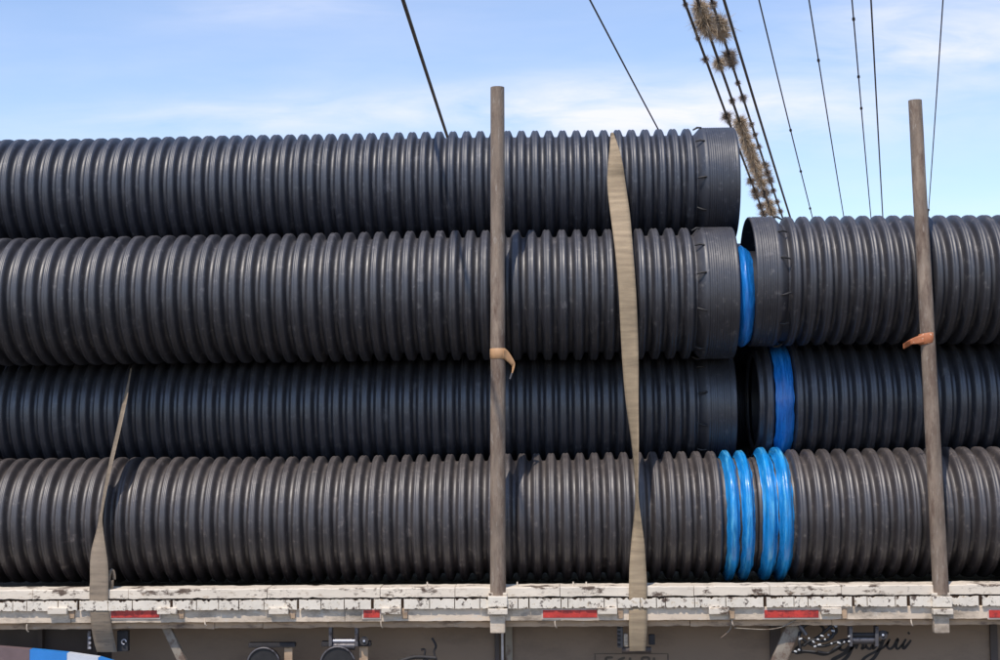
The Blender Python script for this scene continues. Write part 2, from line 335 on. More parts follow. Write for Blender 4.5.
# --- pipes of the columns behind, seen through the gap and from the side
def copy_pipe(src, dx, dy, dz, label):
    c = src.copy(); COL.objects.link(c); c.location = Vector(src.location)+Vector((dx, dy, dz)); c['label'] = label
    for ch in list(src.children):
        if ch.name.startswith('lug'): continue
        k = ch.copy(); COL.objects.link(k); k.parent = c
    return c
copy_pipe(D4, .30, .735, 0, 'lower pipe on the deck behind the dusty left pipe, glimpsed through the gap')
copy_pipe(G4, .34, .75, 0, 'lower pipe on the deck behind the dusty right pipe, beyond the gap')
copy_pipe(C3, .24, .74, 0, 'pipe of the third layer behind the shaded left pipe, glimpsed through the gap')
copy_pipe(F3, .30, .80, 0, 'pipe of the third layer behind the shaded right pipe, glimpsed through the gap')
copy_pipe(B2, .27, .77, 0, 'large pipe behind the front one of the upper left layer, glimpsed past its socket')
copy_pipe(E2, .26, .76, 0, 'open socket pipe behind the front one of the upper right layer')

# ------------------------------------------------------------------ trailer
T = thing('flatbed_trailer', (0, .8, 0), 'old flatbed truck trailer with chipped white side rail carrying the pipes', 'trailer')
YF = -.46                                          # front face of the rail
XL, XR = -4.8, 4.6
def zat(v, u=500, Y=YF): return at(u, v, Y).z
zs = [zat(v) for v in (587.5, 597.5, 607.8, 620.5, 627.5)]
print('rail z', [round(z-BED, 3) for z in zs], 'e', e1, e2, 'x4', x4, 'p4', p4, 'n', n_)
ZT = zs[0]
# deck planks, end grain painted white
cuts = [-60, -42, -20, -3, 15, 29, 60, 80, 110, 134, 173, 198, 220, 240, 265, 299, 322, 345, 373, 403, 430, 455, 480, 518, 529, 561, 568, 604, 617, 640, 656, 665, 694, 725, 764, 793, 807, 852, 866, 894, 907, 945, 979, 1003, 1020, 1045, 1070]
wide = {173: 3.0, 373: 3.0, 403: 3, 764: 3.4, 852: 3, 907: 3.5, 979: 4, 80: 2.5, 299: 2.4, 529: 1.4}
rp = random.Random(5)
zp0, zp1 = zs[2], zs[1]
for a, b in zip(cuts[:-1], cuts[1:]):
    ga = wide.get(a, .9)/2; gb = wide.get(b, .9)/2
    xa, xb = px(a+ga, 602, YF), px(b-gb, 602, YF)
    y0 = YF - .031 + rp.uniform(-.003, .003)
    # outline of the end: chipped edge along top and bottom
    def edge(zz, sgn):
        n = max(4, int((xb-xa)/.007)); out = []; cl = [(rp.uniform(xa, xb), rp.uniform(.004, .014), rp.uniform(.004, .017)) for _ in range(rp.choice((1, 2, 3, 4, 5)))]
        for i in range(n+1):
            t = i/n; x = xa+(xb-xa)*t
            c = 0 if i in (0, n) else rp.uniform(0, .0022) + max([dp*max(0, 1-abs(x-cx_)/cw_)**.6 for cx_, cw_, dp in cl]+[0])*rp.uniform(.6, 1)
            out.append((x, zz+sgn*c))
        return out
    bot = edge(zp0-.001, 1); top = edge(zp1-.0025, -1)[::-1]
    ol = bot+top; n = len(ol)
    ctr = sum(z for _, z in ol)/n
    vs = [(x, y0, z) for x, z in ol]+[(x, y0+.012, z) for x, z in ol]
    mb = MB(); mb.add(vs, [tuple(range(n))]+[(i, i+n, (i+1) % n+n, (i+1) % n) for i in range(n)])
    mb.build('rub_board', M['plank'], T)
mb = MB(); mb.box((XL, YF+.009, zp0+.002), (XR, 2.0, zp1-.004)); mb.build('deck', M['wood'], T)
# top flange of the rail: slightly uneven steel strip in lengths
def strip(name, z0, z1, y0, y1, m, u_cuts, jag=.0015, seed=1):
    rr = random.Random(seed)
    for a, b in zip(u_cuts[:-1], u_cuts[1:]):
        xa, xb = px(a, 600, YF)+.0015, px(b, 600, YF)-.0015; n = max(4, int((xb-xa)/.03)); yo = rr.uniform(-.002, .002)
        vs = []
        for i in range(n+1):
            x = xa+(xb-xa)*i/n; d0, d1 = rr.gauss(0, jag), rr.gauss(0, jag*.7)
            vs += [(x, y0+yo, z0+d0), (x, y0+yo+.001, z1-.004+d1), (x, y0+yo+.005, z1+d1), (x, y1, z1+d1), (x, y1, z0+d0)]
        fs = [(i*5+k, (i+1)*5+k, (i+1)*5+(k+1) % 5, i*5+(k+1) % 5) for i in range(n) for k in range(5)]
        fs += [(0, 1, 2, 3, 4), tuple(n*5+k for k in (4, 3, 2, 1, 0))]
        mb = MB(); mb.add(vs, fs); mb.build(name, m, T)
strip('top_rail', zs[1]+.003, zs[0], YF+.004, YF+.16, M['white'], [-110, 32, 128, 267, 380, 455, 560, 694, 770, 842, 1100], .0016, 2)
strip('side_channel', zs[3], zs[2]-.002, YF-.012, YF+.05, M['channel'], [-110, 72, 345, 560, 730, 1100], .0008, 3)
strip('lower_rail', zs[4], zs[3]-.003, YF+.018, YF+.09, M['ledge'], [-110, 214, 262, 690, 832, 1100], .0016, 4)
# rope tabs welded under the planks
tabs = [60, 169, 280, 392, 607, 718, 830]
for u in tabs:
    x = px(u, 612, YF); zt = zs[2]-.004
    z_ = at(u, 612.5, YF).z
    mb = MB(); mb.box((x-.052, YF-.048, z_-.004), (x+.052, YF+.001, z_+.030)); mb.build('rope_tab', M['white'], T, bevel=.004)
    mb = MB(); mb.box((x+.056, YF-.022, z_-.030), (x+.085, YF+.001, z_+.024)); mb.build('tab_bracket', M['ledge'], T, bevel=.003)
# red reflectors
for a, b, lab in ((112, 160, 0), (364, 380, 0), (543, 597, 0), (764, 818, 0), (988, 1040, 0)):
    xa, xb = px(a, 612, YF), px(b, 612, YF); z0 = at((a+b)/2, 619, YF).z; z1 = at((a+b)/2, 608.5, YF).z
    mb = MB(); mb.box((xa-.008, YF-.015, z0), (xb+.008, YF-.011, z1)); fr = mb.build('reflector_strip', M['redframe'], T, bevel=.001)
    mb = MB(); mb.box((xa, YF-.018, z0+.009), (xb, YF-.014, z1-.006)); mb.build('red_tape', M['red'], fr, bevel=.001)
# stake pockets
for u, lab in ((498, ''), (940, '')):
    x = px(u, 600, YF)
    c = lambda v: at(u, v, YF).z
    mb = MB(); mb.box((x-.051, YF-.048, c(606)), (x+.051, YF+.001, c(595.5))); pk = mb.build('stake_pocket', M['plank'], T, bevel=.004)
    mb = MB(); mb.box((x-.052, YF-.060, c(613.2)), (x+.052, YF-.001, c(607.6))); mb.build('pocket_lip', M['white'], pk, bevel=.004)
    mb = MB(); mb.box((x-.042, YF-.032, c(632.5)), (x+.038, YF+.016, c(614.5))); mb.build('pocket_foot', M['channel'], pk, bevel=.006)
    mb = MB(); mb.box((x-.048, YF-.020, c(595)), (x+.048, YF+.003, c(592.5))); mb.build('pocket_rim', M['white'], pk, bevel=.002)
# nails that stand up behind the rail
for u in (427, 517, 573, 586):
    p = at(u, 586, YF+.06); mb = MB(); mb.tube([p+Vector((0, 0, -.02)), p+Vector((.002, 0, .022))], .004, 6); mb.build('nail', M['white'], T)
# hooks below the rail
for u, v in ((27, 628), (205, 622), (381, 624), (555, 624), (732, 622), (911, 622)):
    p = at(u, v, YF-.006); mb = MB()
    mb.tube(spline([p+Vector((0, 0, .020)), p+Vector((0, -.004, .004)), p+Vector((.003, -.006, -.012)), p+Vector((.008, 0, -.020))], 4), .004, 6); mb.build('wire_hook', M['channel'], T)
# body panels under the deck
YP = YF+.10; YQ = YF+.34
mb = MB(); mb.box((px(112, 640, YQ), YQ, BED-.95), (XR, YQ+.03, zs[4]+.03)); mb.build('side_panel', M['panel'], T)
mb = MB(); mb.box((XL, YQ+.10, BED-.95), (px(115, 640, YQ), YQ+.13, zs[4]+.03)); pd = mb.build('front_panel', M['dark'], T)
for u in (42, 97): 
    p = at(u, 640, YQ+.09); mb = MB(); mb.box((p.x-.012, YQ+.06, BED-.9), (p.x+.012, YQ+.098, zs[4])); mb.build('panel_post', M['dark'], T)
x = px(505, 640, YP)
for du, m, w in ((-7, 'dark', .012), (-1.5, 'bright', .007), (5, 'brace', .02)):
    xx = px(504+du, 640, YQ); mb = MB(); mb.box((xx-w, YQ-.022, BED-.9), (xx+w, YQ-.002, zs[4]+.02)); mb.build('door_seam_post', M[m], T, bevel=.003)
xx = px(775, 640, YQ); mb = MB(); mb.box((xx-.03, YQ-.020, BED-.9), (xx+.03, YQ-.002, zs[4]+.02)); mb.build('panel_post', M['dark'], T, bevel=.003)
xx = px(993, 640, YQ); mb = MB(); mb.box((xx-.02, YQ-.020, BED-.9), (xx+.02, YQ-.002, zs[4]+.02)); mb.build('panel_post', M['dark'], T, bevel=.003)
mb = MB(); mb.bar(at(797, 618, YP-.03), at(762, 700, YP-.03), .078, .03); mb.build('diagonal_brace', M['brace'], T, bevel=.004)
mb = MB(); mb.bar(at(165, 624, YP-.03), at(196, 690, YP-.03), .045, .03); mb.build('diagonal_brace', M['brace'], T, bevel=.004)
# chassis, axles and wheels
for y in (.25, 1.15): 
    mb = MB(); mb.box((XL, y, .75), (XR, y+.1, 1.1)); mb.build('chassis_beam', M['dark'], T)
for x in (-3.9, -2.75, 3.4):
    mb = MB(); mb.tube([(x, -.1, .5), (x, 1.7, .5)], .06, 12); mb.build('axle', M['dark'], T)
    for y in (.05, 1.55):
        w = MB(); q = [(0, .25), (0, .40), (.03, .49), (.09, .505), (.19, .505), (.25, .49), (.28, .40), (.28, .25)]
        n = 40; vs = [(x+r*math.cos(6.2832*k/n), y+yy, .508+r*math.sin(6.2832*k/n)) for yy, r in q for k in range(n)]
        w.add(vs, [(i*n+k, i*n+(k+1) % n, (i+1)*n+(k+1) % n, (i+1)*n+k) for i in range(len(q)-1) for k in range(n)], True)
        wo = w.build('wheel', M['rubber'], T); rm = MB(); rm.tube([(x, y+.05, .508), (x, y+.23, .508)], .255, 32); rm.build('rim', M['iron'], wo)
# striped mudguard
arc = [(-60, 643), (-20, 644), (0, 645.3), (33, 648), (70, 651.6), (101, 656), (116, 660.5), (134, 668), (150, 680), (160, 700)]
mg = thing('mudguard', at(60, 690, YF-.04), 'curved mudguard in brown, blue and white stripes at the lower left corner', 'mudguard')
def sect(us, m, name):
    mb = MB(); P = []
    for u in us:
        for (a, b), (c, d) in zip(arc[:-1], arc[1:]):
            if a <= u <= c: P.append(at(u, b+(d-b)*(u-a)/(c-a), YF+.01)-Vector((0, .05, 0))); break
    vs = []
    for p in P: vs += [p, p+Vector((0, .05, 0)), p+Vector((0, .05, -.012)), p+Vector((0, 0.008, -.012)), p+Vector((0, 0.008, -.16)), p+Vector((0, 0, -.16))]
    n = len(P); fs = [(i*6+k, i*6+(k+1) % 6, (i+1)*6+(k+1) % 6, (i+1)*6+k) for i in range(n-1) for k in range(6)]
    fs += [tuple(range(5, -1, -1)), tuple((n-1)*6+k for k in range(6))]
    mb.add(vs, fs); mb.build(name, m, mg)
sect([-60, -40, -20, 0, 16, 33], M['maroon'], 'brown_stripe'); sect([33.2, 46, 58, 70], M['blue'], 'blue_stripe')
sect([70.2, 80, 90, 101], M['whitep'], 'white_stripe'); sect([101.2, 108, 116, 125, 134, 142, 150, 160], M['blue'], 'blue_stripe')

# winches under the rail
def winch(u, v, wpx, label, drum=True, bright=True):
    o = at(u, v, YP); t = thing('strap_winch', o, label, 'winch', 'strap winches hung under the side rail'); k = wpx/26
    yy = YP-.045
    for s_ in (-1, 1):
        a = at(u+s_*13*k, 626, yy); b = at(u+s_*13*k, 646, yy)
        mb = MB(); mb.bar(a, b, .018, .05); mb.build('side_plate', M['iron'], t, bevel=.003)
    mb = MB(); mb.tube([at(u-11*k, v, yy), at(u+13*k, v, yy)], .013, 10); mb.build('roller', M['bright' if bright else 'ink'], t)
    mb = MB(); mb.tube([at(u-11*k, v+5, yy+.01), at(u+11*k, v+5, yy+.01)], .022, 10); mb.build('spool', M['iron'], t)
    mb = MB(); mb.tube([at(u+20*k, v, yy-.02), at(u+20*k, v, yy+.02)], .024, 14); h_ = mb.build('ratchet_wheel', M['ink'], t)
    mb = MB(); mb.tube([at(u+20*k, v, yy-.03), at(u+20*k, v, yy-.02)], .006, 10); mb.build('hub', M['bright'], h_)
    return t
def disc(u, v, rpx, label):
    c = at(u, v, YP-.06); R_ = rpx*.0054; t = thing('drum', c, label, 'drum', 'round drums below the deck at the left')
    mb = MB(); mb.tube([c+Vector((0, .055, 0)), c+Vector((0, -.01, 0))], R_*.93, 36); mb.build('shell', M['rope'], t)
    mb = MB(); pts = [c+Vector((R_*math.cos(a*.1745), -.012, R_*math.sin(a*.1745))) for a in range(37)]
    mb.tube(pts, .006, 6, False); mb.build('rim', M['iron'], t)
    mb = MB(); mb.box((c.x-R_*1.0, YP-.05, c.z+R_*.98), (c.x+R_*1.9, YP-.004, c.z+R_*1.26)); mb.build('bracket', M['ink'], t, bevel=.004)
    mb = MB(); mb.box((c.x+R_*1.2, YP-.035, c.z-R_*1.5), (c.x+R_*1.72, YP-.004, c.z+R_*.96)); mb.build('hanger', M['ledge'], t, bevel=.004)
winch(344, 641, 26, 'strap winch with a bright roller hanging under the rail above a round drum')
disc(264, 664, 16, 'left one of two dark round drums under the rail, no winch above it')
disc(338, 664, 17, 'right one of two dark round drums, below the winch with the bright roller')
winch(863, 635, 26, 'strap winch with a black roller hanging above the painted cursive lettering', bright=False)
# small hooks and buckle plates
def small(name, pts, r, m, label, cat, parent=None, Y=YP-.02):
    P = [at(u, v, Y) for u, v in pts]
    mb = MB(); mb.tube(spline(P, 4), r, 6); o = mb.build(name, M[m], parent, loc=None if parent else P[-1])
    return o
hk = thing('hook', at(427, 660, YP), 'dark iron hooks and catch on the brown panel right of the drums', 'hook')
small('hook_arm', [(432, 638), (436, 646), (434, 652), (437, 662)], .006, 'ink', 0, 0, hk)
small('hook_arm', [(421, 650), (425, 650), (424, 660), (430, 658), (437, 658)], .006, 'ink', 0, 0, hk)
small('catch', [(398, 662), (415, 657), (436, 658)], .011, 'ink', 0, 0, hk)
# end plates of the winch behind the middle strap
tw = thing('strap_winch', at(637, 640, YP), 'strap winch half hidden by the lower end of the middle strap', 'winch', 'strap winches hung under the side rail')
for a, b, c, d, m in ((617.5, 627, 623, 648, 'iron'), (624, 634, 628, 647, 'channel'), (649, 635, 655, 645, 'ink')):
    p, q = at(a, d, YP-.04), at(c, b, YP-.04); mb = MB(); mb.box((p.x, YP-.04, p.z), (q.x, YP-.004, q.z)); mb.build('end_plate', M[m], tw, bevel=.004)
for v in (628, 632, 636, 640, 645): 
    p = at(619, v, YP-.05); mb = MB(); mb.box((p.x-.008, YP-.052, p.z-.006), (p.x+.008, YP-.038, p.z+.006)); mb.build('tooth', M['ink'], tw, bevel=.002)
mb = MB(); mb.tube([at(622, 650, YP-.02), at(651, 650, YP-.02)], .018, 10); mb.build('spool', M['dark'], tw)
tl = thing('strap_winch', at(103, 648, YP), 'strap winch half hidden by the lower end of the left strap', 'winch', 'strap winches hung under the side rail')
mb = MB(); p = at(90, 640, YP-.03); mb.box((p.x-.010, YP-.045, p.z-.05), (p.x+.008, YP-.004, p.z+.05)); mb.build('end_plate', M['iron'], tl, bevel=.003)
for v in (638, 643, 648):
    p = at(90, v, YP-.05); mb = MB(); mb.box((p.x-.007, YP-.056, p.z-.006), (p.x+.007, YP-.046, p.z+.006)); mb.build('tooth', M['bright'], tl, bevel=.002)
p = at(123, 640, YP-.03); mb = MB(); mb.box((p.x-.03, YP-.04, p.z-.06), (p.x+.03, YP-.004, p.z+.05)); mb.build('end_plate', M['ink'], tl, bevel=.003)
p = at(124, 642, YP-.05); mb = MB(); pts = [p+Vector((.013*math.cos(a), 0, .013*math.sin(a))) for a in [i*.7 for i in range(8)]]; mb.tube(pts, .004, 6); mb.build('ring', M['bright'], tl)
# lettering painted on the panel: stencilled frame (cropped by the picture) and cursive name
def flat(poly_px, w, name, par, Y=YQ-.0025):
    P = spline([at(u, v, Y) for u, v in poly_px], 7); vs = []
    for i, p in enumerate(P):
        d = (P[min(i+1, len(P)-1)]-P[max(i-1, 0)]); d.y = 0; d.normalize(); n = Vector((-d.z, 0, d.x)); t = i/(len(P)-1)
        ww = w*(.55+.45*math.sin(math.pi*min(1, max(0, t)))+.25*abs(d.z)); vs += [p+n*ww/2, p-n*ww/2]
    mb.add(vs, [(2*i, 2*i+1, 2*i+3, 2*i+2) for i in range(len(P)-1)])
mb = MB()
flat([(800, 634), (804, 627), (812, 623.5), (820, 625), (824, 631), (818, 638), (807, 643), (797, 648), (796, 653), (805, 652), (814, 653), (824, 655), (833, 652), (841, 647)], .014, '', T)
flat([(841, 644), (840, 649), (845, 650), (851, 644)], .014, '', T)
flat([(853, 643), (851, 650), (847, 657), (840, 663), (834, 664), (833, 660), (840, 656), (848, 651), (855, 645), (858, 642)], .019, '', T)
flat([(858, 642), (856, 649)], .012, '', T); flat([(857, 645), (862, 641.5), (863, 646), (862, 649), (866, 647)], .012, '', T)
flat([(873, 641), (868, 641), (866, 646), (870, 649), (874, 643), (873, 649), (877, 646)], .012, '', T)
flat([(886, 633), (880, 632), (877, 638), (880, 643), (885, 638), (887, 632), (883, 641), (879, 650), (874, 658), (867, 663), (862, 662), (866, 657), (875, 652), (884, 647), (889, 641)], .015, '', T)
flat([(890, 639), (887, 646), (890, 649), (894, 646), (898, 639), (896, 646), (898, 649), (903, 644)], .013, '', T)
flat([(906, 639), (903, 645), (904, 648.5), (909, 643), (911, 640)], .013, '', T); flat([(908, 634), (909.5, 632.5)], .014, '', T)
lt = mb.build('cursive_lettering', M['ink'], T)
mb = MB()
for a, b in (((594, 653.8), (668, 653.8)), ((595, 653.8), (595, 690)), ((668, 653.8), (668, 690)), ((594, 690), (668, 690))): flat([a, b], .006, '', T)
u = 606
for strokes in ([(0, 0, 7, 0), (0, 0, 0, 14), (0, 7, 6, 7), (0, 14, 7, 14)], [(7, 0, 0, 3), (0, 3, 0, 14), (0, 14, 7, 14)], [(0, 0, 0, 14), (0, 14, 7, 14)], [(0, 0, 7, 0), (0, 0, 0, 14), (7, 0, 7, 14), (0, 14, 7, 14)], [(0, 0, 0, 14)]):
    for a, b, c, d in strokes: flat([(u+a, 657.5+b), (u+c, 657.5+d)], .014, '', T)
    u += 12
mb.build('stencil_lettering', M['faint'], T)
# tangle of black rope by the brace, its white glints modelled as pale beads
rt_ = thing('rope_tangle', at(812, 640, YP-.05), 'tangled black rope with pale glints hanging beside the diagonal brace', 'rope')
rr = random.Random(9)
loops = [[(800, 630), (807, 624), (818, 622), (829, 626), (833, 636), (824, 641), (812, 640), (803, 646)], [(800, 632), (799, 641), (800, 650), (793, 652), (802, 651), (815, 652)], [(812, 641), (820, 636), (827, 630), (834, 625), (836, 632), (830, 637)], [(803, 639), (812, 645), (824, 646), (836, 642), (848, 640)], [(818, 652), (829, 653), (836, 648), (845, 642), (850, 641)]]
for lp in loops:
    P = [at(u+rr.uniform(-.6, .6), v, YP-.04-rr.random()*.03) for u, v in lp]; mb = MB(); mb.tube(spline(P, 5), .008, 6); mb.build('rope', M['rope'], rt_)
for u, v in ((828.5, 635), (819.5, 644.8), (813.5, 642), (831.5, 643.6), (838.8, 643), (844.2, 642.2), (800.5, 639), (795.5, 651.6), (799, 650), (815, 646.6), (825, 639.5), (822, 636), (836, 626.5), (833, 631), (809, 638.5), (849, 636.5), (849, 641.5), (818, 639.5), (834, 625)):
    p = at(u, v, YP-.072); mb = MB(); a = rr.uniform(-.8, .8); L_ = rr.uniform(.003, .007); d = Vector((math.cos(a), 0, math.sin(a)))*L_
    mb.tube([p-d*1.5, p-d, p+d, p+d*1.5], [.002, .0052, .0052, .002], 7); mb.build('glint_bead', M['pale'], rt_)
mb = MB(); mb.tube([at(799, 625, YP-.06), at(806, 635, YP-.06)], .011, 8); mb.build('lever', M['iron'], rt_)
# loose pale cord under the rail
for pts, lab in (([(729, 617), (731, 622), (731, 627), (728, 632), (721, 638)], 'frayed pale cord end hanging under the rail right of the middle strap'), ([(734, 628), (750, 629), (768, 629.5), (782, 627), (796, 620)], 'thin pale cord sagging under the rail near the diagonal brace')):
    P = [at(u, v, YF+.01) for u, v in pts]; mb = MB(); mb.tube(spline(P, 4), .0028, 6); tag(mb.build('cord', M['brace'], loc=P[0]), lab, 'cord')

# ------------------------------------------------------------------ stakes
def stake(u0_, v0_, u1_, v1_, wtop, wbot, label):
    Y = YF+.012; a = at(u0_, v0_, Y); b = at(u1_, v1_, Y)
    t = thing('stake', a, label, 'stake', 'steel pipe stakes standing in the side rail')
    n = 14; P = []; R_ = []
    rr = random.Random(int(u0_))
    for i in range(n+1):
        k = i/n; P.append(a.lerp(b, k)+Vector((rr.uniform(-.0015, .0015), 0, 0))); R_.append((wbot+(wtop-wbot)*k)*.0027)
    mb = MB(); mb.tube(P, R_, 28, False)
    top = P[-1]; R = R_[-1]
    # hollow top: wall ring and inner wall
    vs = []; nn = 28
    for rad, dz in ((R, 0), (R*.86, .001), (R*.86, -.25)):
        for k in range(nn): q = 2*math.pi*k/nn; vs.append(top+Vector((rad*math.cos(q), rad*math.sin(q), dz)))
    mb.add(vs, [(i*nn+k, i*nn+(k+1) % nn, (i+1)*nn+(k+1) % nn, (i+1)*nn+k) for i in range(2) for k in range(nn)], True)
    mb.build('tube', M['steel'], t)
    return t, a, b, Y
s1, a_, b_, YS = stake(498, 596, 497.5, 87.5, 14.0, 15.5, 'rusty grey steel stake in the middle, upright, with a tan band')
s2_, a2_, b2_, _ = stake(941, 594, 915, 100.5, 13.2, 15.5, 'rusty brown steel stake at the right, leaning left, with an orange band')
def band(pts_c, rad, z0, z1, m, t, name='band', slope=0):
    mb = MB(); n = 28; vs = []
    for rad_, zz in ((rad, z0), (rad+.003, z0+.003), (rad+.0035, (z0+z1)/2), (rad+.003, z1-.003), (rad, z1)):
        for k in range(n): q = 2*math.pi*k/n; vs.append((pts_c.x+rad_*math.cos(q), pts_c.y+rad_*math.sin(q), zz+slope*math.cos(q)))
    mb.add(vs, [(i*n+k, i*n+(k+1) % n, (i+1)*n+(k+1) % n, (i+1)*n+k) for i in range(4) for k in range(n)], True); return mb.build(name, m, t)
def ribbon(name, rows, m, parent=None, thick=.0025, loc=None, label=None, cat=None, group=None):
    """rows: (left point, right point)"""
    rows2L = spline([r[0] for r in rows], 6); rows2R = spline([r[1] for r in rows], 6); vs = []; n = len(rows2L); K = 5
    for i in range(n):
        l, r = rows2L[i], rows2R[i]
        t_ = (rows2L[min(i+1, n-1)]-rows2L[max(i-1, 0)]); nn = t_.cross(r-l); nn = nn.normalized() if nn.length > 1e-9 else Vector((0, -1, 0))
        for j in range(K+1): vs.append(l.lerp(r, j/K)+nn*thick/2*(1-.3*abs(j-K/2)/(K/2)))
        for j in range(K, -1, -1): vs.append(l.lerp(r, j/K)-nn*thick/2*(1-.3*abs(j-K/2)/(K/2)))
    w = 2*(K+1); mb = MB()
    mb.add(vs, [(i*w+k, i*w+(k+1) % w, (i+1)*w+(k+1) % w, (i+1)*w+k) for i in range(n-1) for k in range(w)], True)
    mb.add(vs[:w], [tuple(range(w))]); mb.add(vs[-w:], [tuple(range(w-1, -1, -1))])
    o = mb.build(name, m, parent, loc=loc)
    if label: tag(o, label, cat, group)
    return o
bt = thing('band', at(498, 354, YS), 'tan fabric band tied round the upright middle stake with a short tail', 'band')
c1 = at(498, 354, YS); band(c1, .0405, at(498, 359, YS).z, at(498, 348.5, YS).z, M['tape'], bt, 'loop')
ribbon('tail', [(at(504, 348.6, YS-.03), at(503, 358.5, YS-.035)), (at(508, 351, YS-.01), at(505.5, 360, YS-.02)), (at(514.5, 361.5, YS), at(510.5, 364.5, YS)), (at(514.7, 366.5, YS), at(512, 367.5, YS+.01)), (at(512.5, 374, YS), at(511.5, 374, YS))], M['tape'], bt)
mb = MB(); mb.tube([at(512, 373, YS), at(510, 379, YS)], .006, 6); mb.build('buckle', M['iron'], bt)
bo = thing('band', at(926, 338, YS), 'orange printed band tied round the leaning right stake with a tail to the left', 'band')
c2 = at(926.6, 338, YS); band(c2, .039, at(927, 344, YS).z, at(927, 333, YS).z, M['tape_red'], bo, 'loop', .006)
ribbon('tail', [(at(924, 334.5, YS-.036), at(924, 343, YS-.036)), (at(918, 336, YS-.030), at(918, 344, YS-.030)), (at(911, 339, YS-.01), at(912, 344.5, YS-.01)), (at(907, 341.5, YS-.03), at(908.5, 346.5, YS)), (at(903, 344, YS), at(903.5, 349, YS))], M['tape_red'], bo)

# ------------------------------------------------------------------ ratchet straps
def Yw(v):    # depth of a taut strap lying over the front of the load at photo height v
    if v < 172:
        q = surf(max(v, 134), Y1, Z1, R1+.010)
        return q-.012 if q is not None else Y1-.15
    tb = [(172, surf(172, Y1, Z1, R1+.010)-.012), (195, Y1-R1-.03), (225, -.20), (262, -R2_-.005), (300, -R2_-.012), (345, -R2_-.022), (430, -.405), (510, -.43), (585, YF-.002), (607.5, YF-.006), (610, YF-.022), (626, YF-.022), (655, YF-.0)]
    for (a, p), (b, q) in zip(tb[:-1], tb[1:]):
        if v <= b: return p+(q-p)*(v-a)/(b-a)
    return tb[-1][1]
def surf(v, y, z, r):
    d = ray(560, v); k = d.z/d.y; a = 1+k*k; q = CAM.z-z-k*CAM.y; b = k*q-y; c = y*y+q*q-r*r; D = b*b-a*c
    return (-b-math.sqrt(D))/a if D > 0 else None
def strap(rows, m, label, name='ratchet_strap'):
    R_ = []
    for v, ul, ur, tw in rows: R_.append((at(ul, v, Yw(v)+tw), at(ur, v, Yw(v)-tw)))
    q0, q1 = R_[0]; R_ = [(q0+Vector((.0, .5, -.10)), q1+Vector((0, .5, -.10))), (q0+Vector((0, .22, .014)), q1+Vector((0, .22, .014)))]+R_
    return ribbon(name, R_, m, loc=R_[len(R_)//2][0], label=label, cat='strap', group='beige lashing straps over the load')
strap([(132.5, 611.5, 613, .0), (137, 610.5, 615, .008), (150, 609.5, 619.5, .012), (165, 608, 623, .008), (185, 607.3, 625.8, 0), (215, 610.5, 630, 0), (250, 615, 633, 0), (290, 618.5, 636, 0), (330, 620.5, 637.8, 0), (365, 622.5, 638.6, .01), (400, 625.5, 638.6, .02), (440, 631, 638.8, .035), (470, 634, 638.2, .042), (495, 635.3, 638.2, .045), (515, 634.0, 640.5, .04), (540, 631.5, 644, .02), (565, 629.5, 646, 0), (586, 629, 647, 0), (598, 629, 647, 0), (606.8, 629, 647, 0), (610.5, 629, 647, 0), (628, 629, 647, 0), (651, 629.5, 645.5, 0)],
      M['strap'], 'beige lashing strap from the topmost pipe to the rail, right of middle stake')
def Yl(v):
    tb = [(360, .12), (374, .03), (384, -.02), (400, -.12), (440, -.3), (480, -.36), (520, -R4-.03), (560, -.44), (585, YF-.002), (607.5, YF-.006), (610, YF-.022), (626, YF-.022), (660, YP-.03)]
    for (a, p), (b, q) in zip(tb[:-1], tb[1:]):
        if v <= b: return p+(q-p)*(v-a)/(b-a)
    return tb[-1][1]
rows = [(368, 130.5, 132, .0), (376, 129, 130.5, .02), (384, 127.3, 129.2, .03), (400, 123, 127, .045), (430, 116.5, 120.5, .045), (460, 109.5, 113.5, .045), (490, 103.5, 107, .045), (515, 99.3, 102.5, .045), (530, 96.5, 103.2, .03), (550, 91.5, 106, .01), (565, 90, 108, 0), (580, 90, 108.5, 0), (588, 89.5, 108.5, 0), (598, 89.5, 108.5, 0), (607, 90, 108.8, 0), (611, 90, 109, 0), (628, 91.5, 112, 0), (642, 94, 115, 0), (652, 97, 117, 0)]
ribbon('ratchet_strap', [(at(a, v, Yl(v)+tw), at(b, v, Yl(v)-tw)) for v, a, b, tw in rows], M['strap_dark'], loc=at(100, 560, -.4), label='grey beige lashing strap at the left, twisted thin over the lowest pipe', cat='strap', group='beige lashing straps over the load')
mb = MB(); c = at(111, 580, YF+.06); pts = [c+Vector((.012*math.cos(a), .02*math.cos(a*.5), .052*math.sin(a))) for a in [i*.523 for i in range(13)]]
mb.tube(pts, .010, 7); tag(mb.build('strap_loop', M['strap_dark'], loc=c), 'small folded loop of webbing behind the left strap, on the rail', 'strap loop')

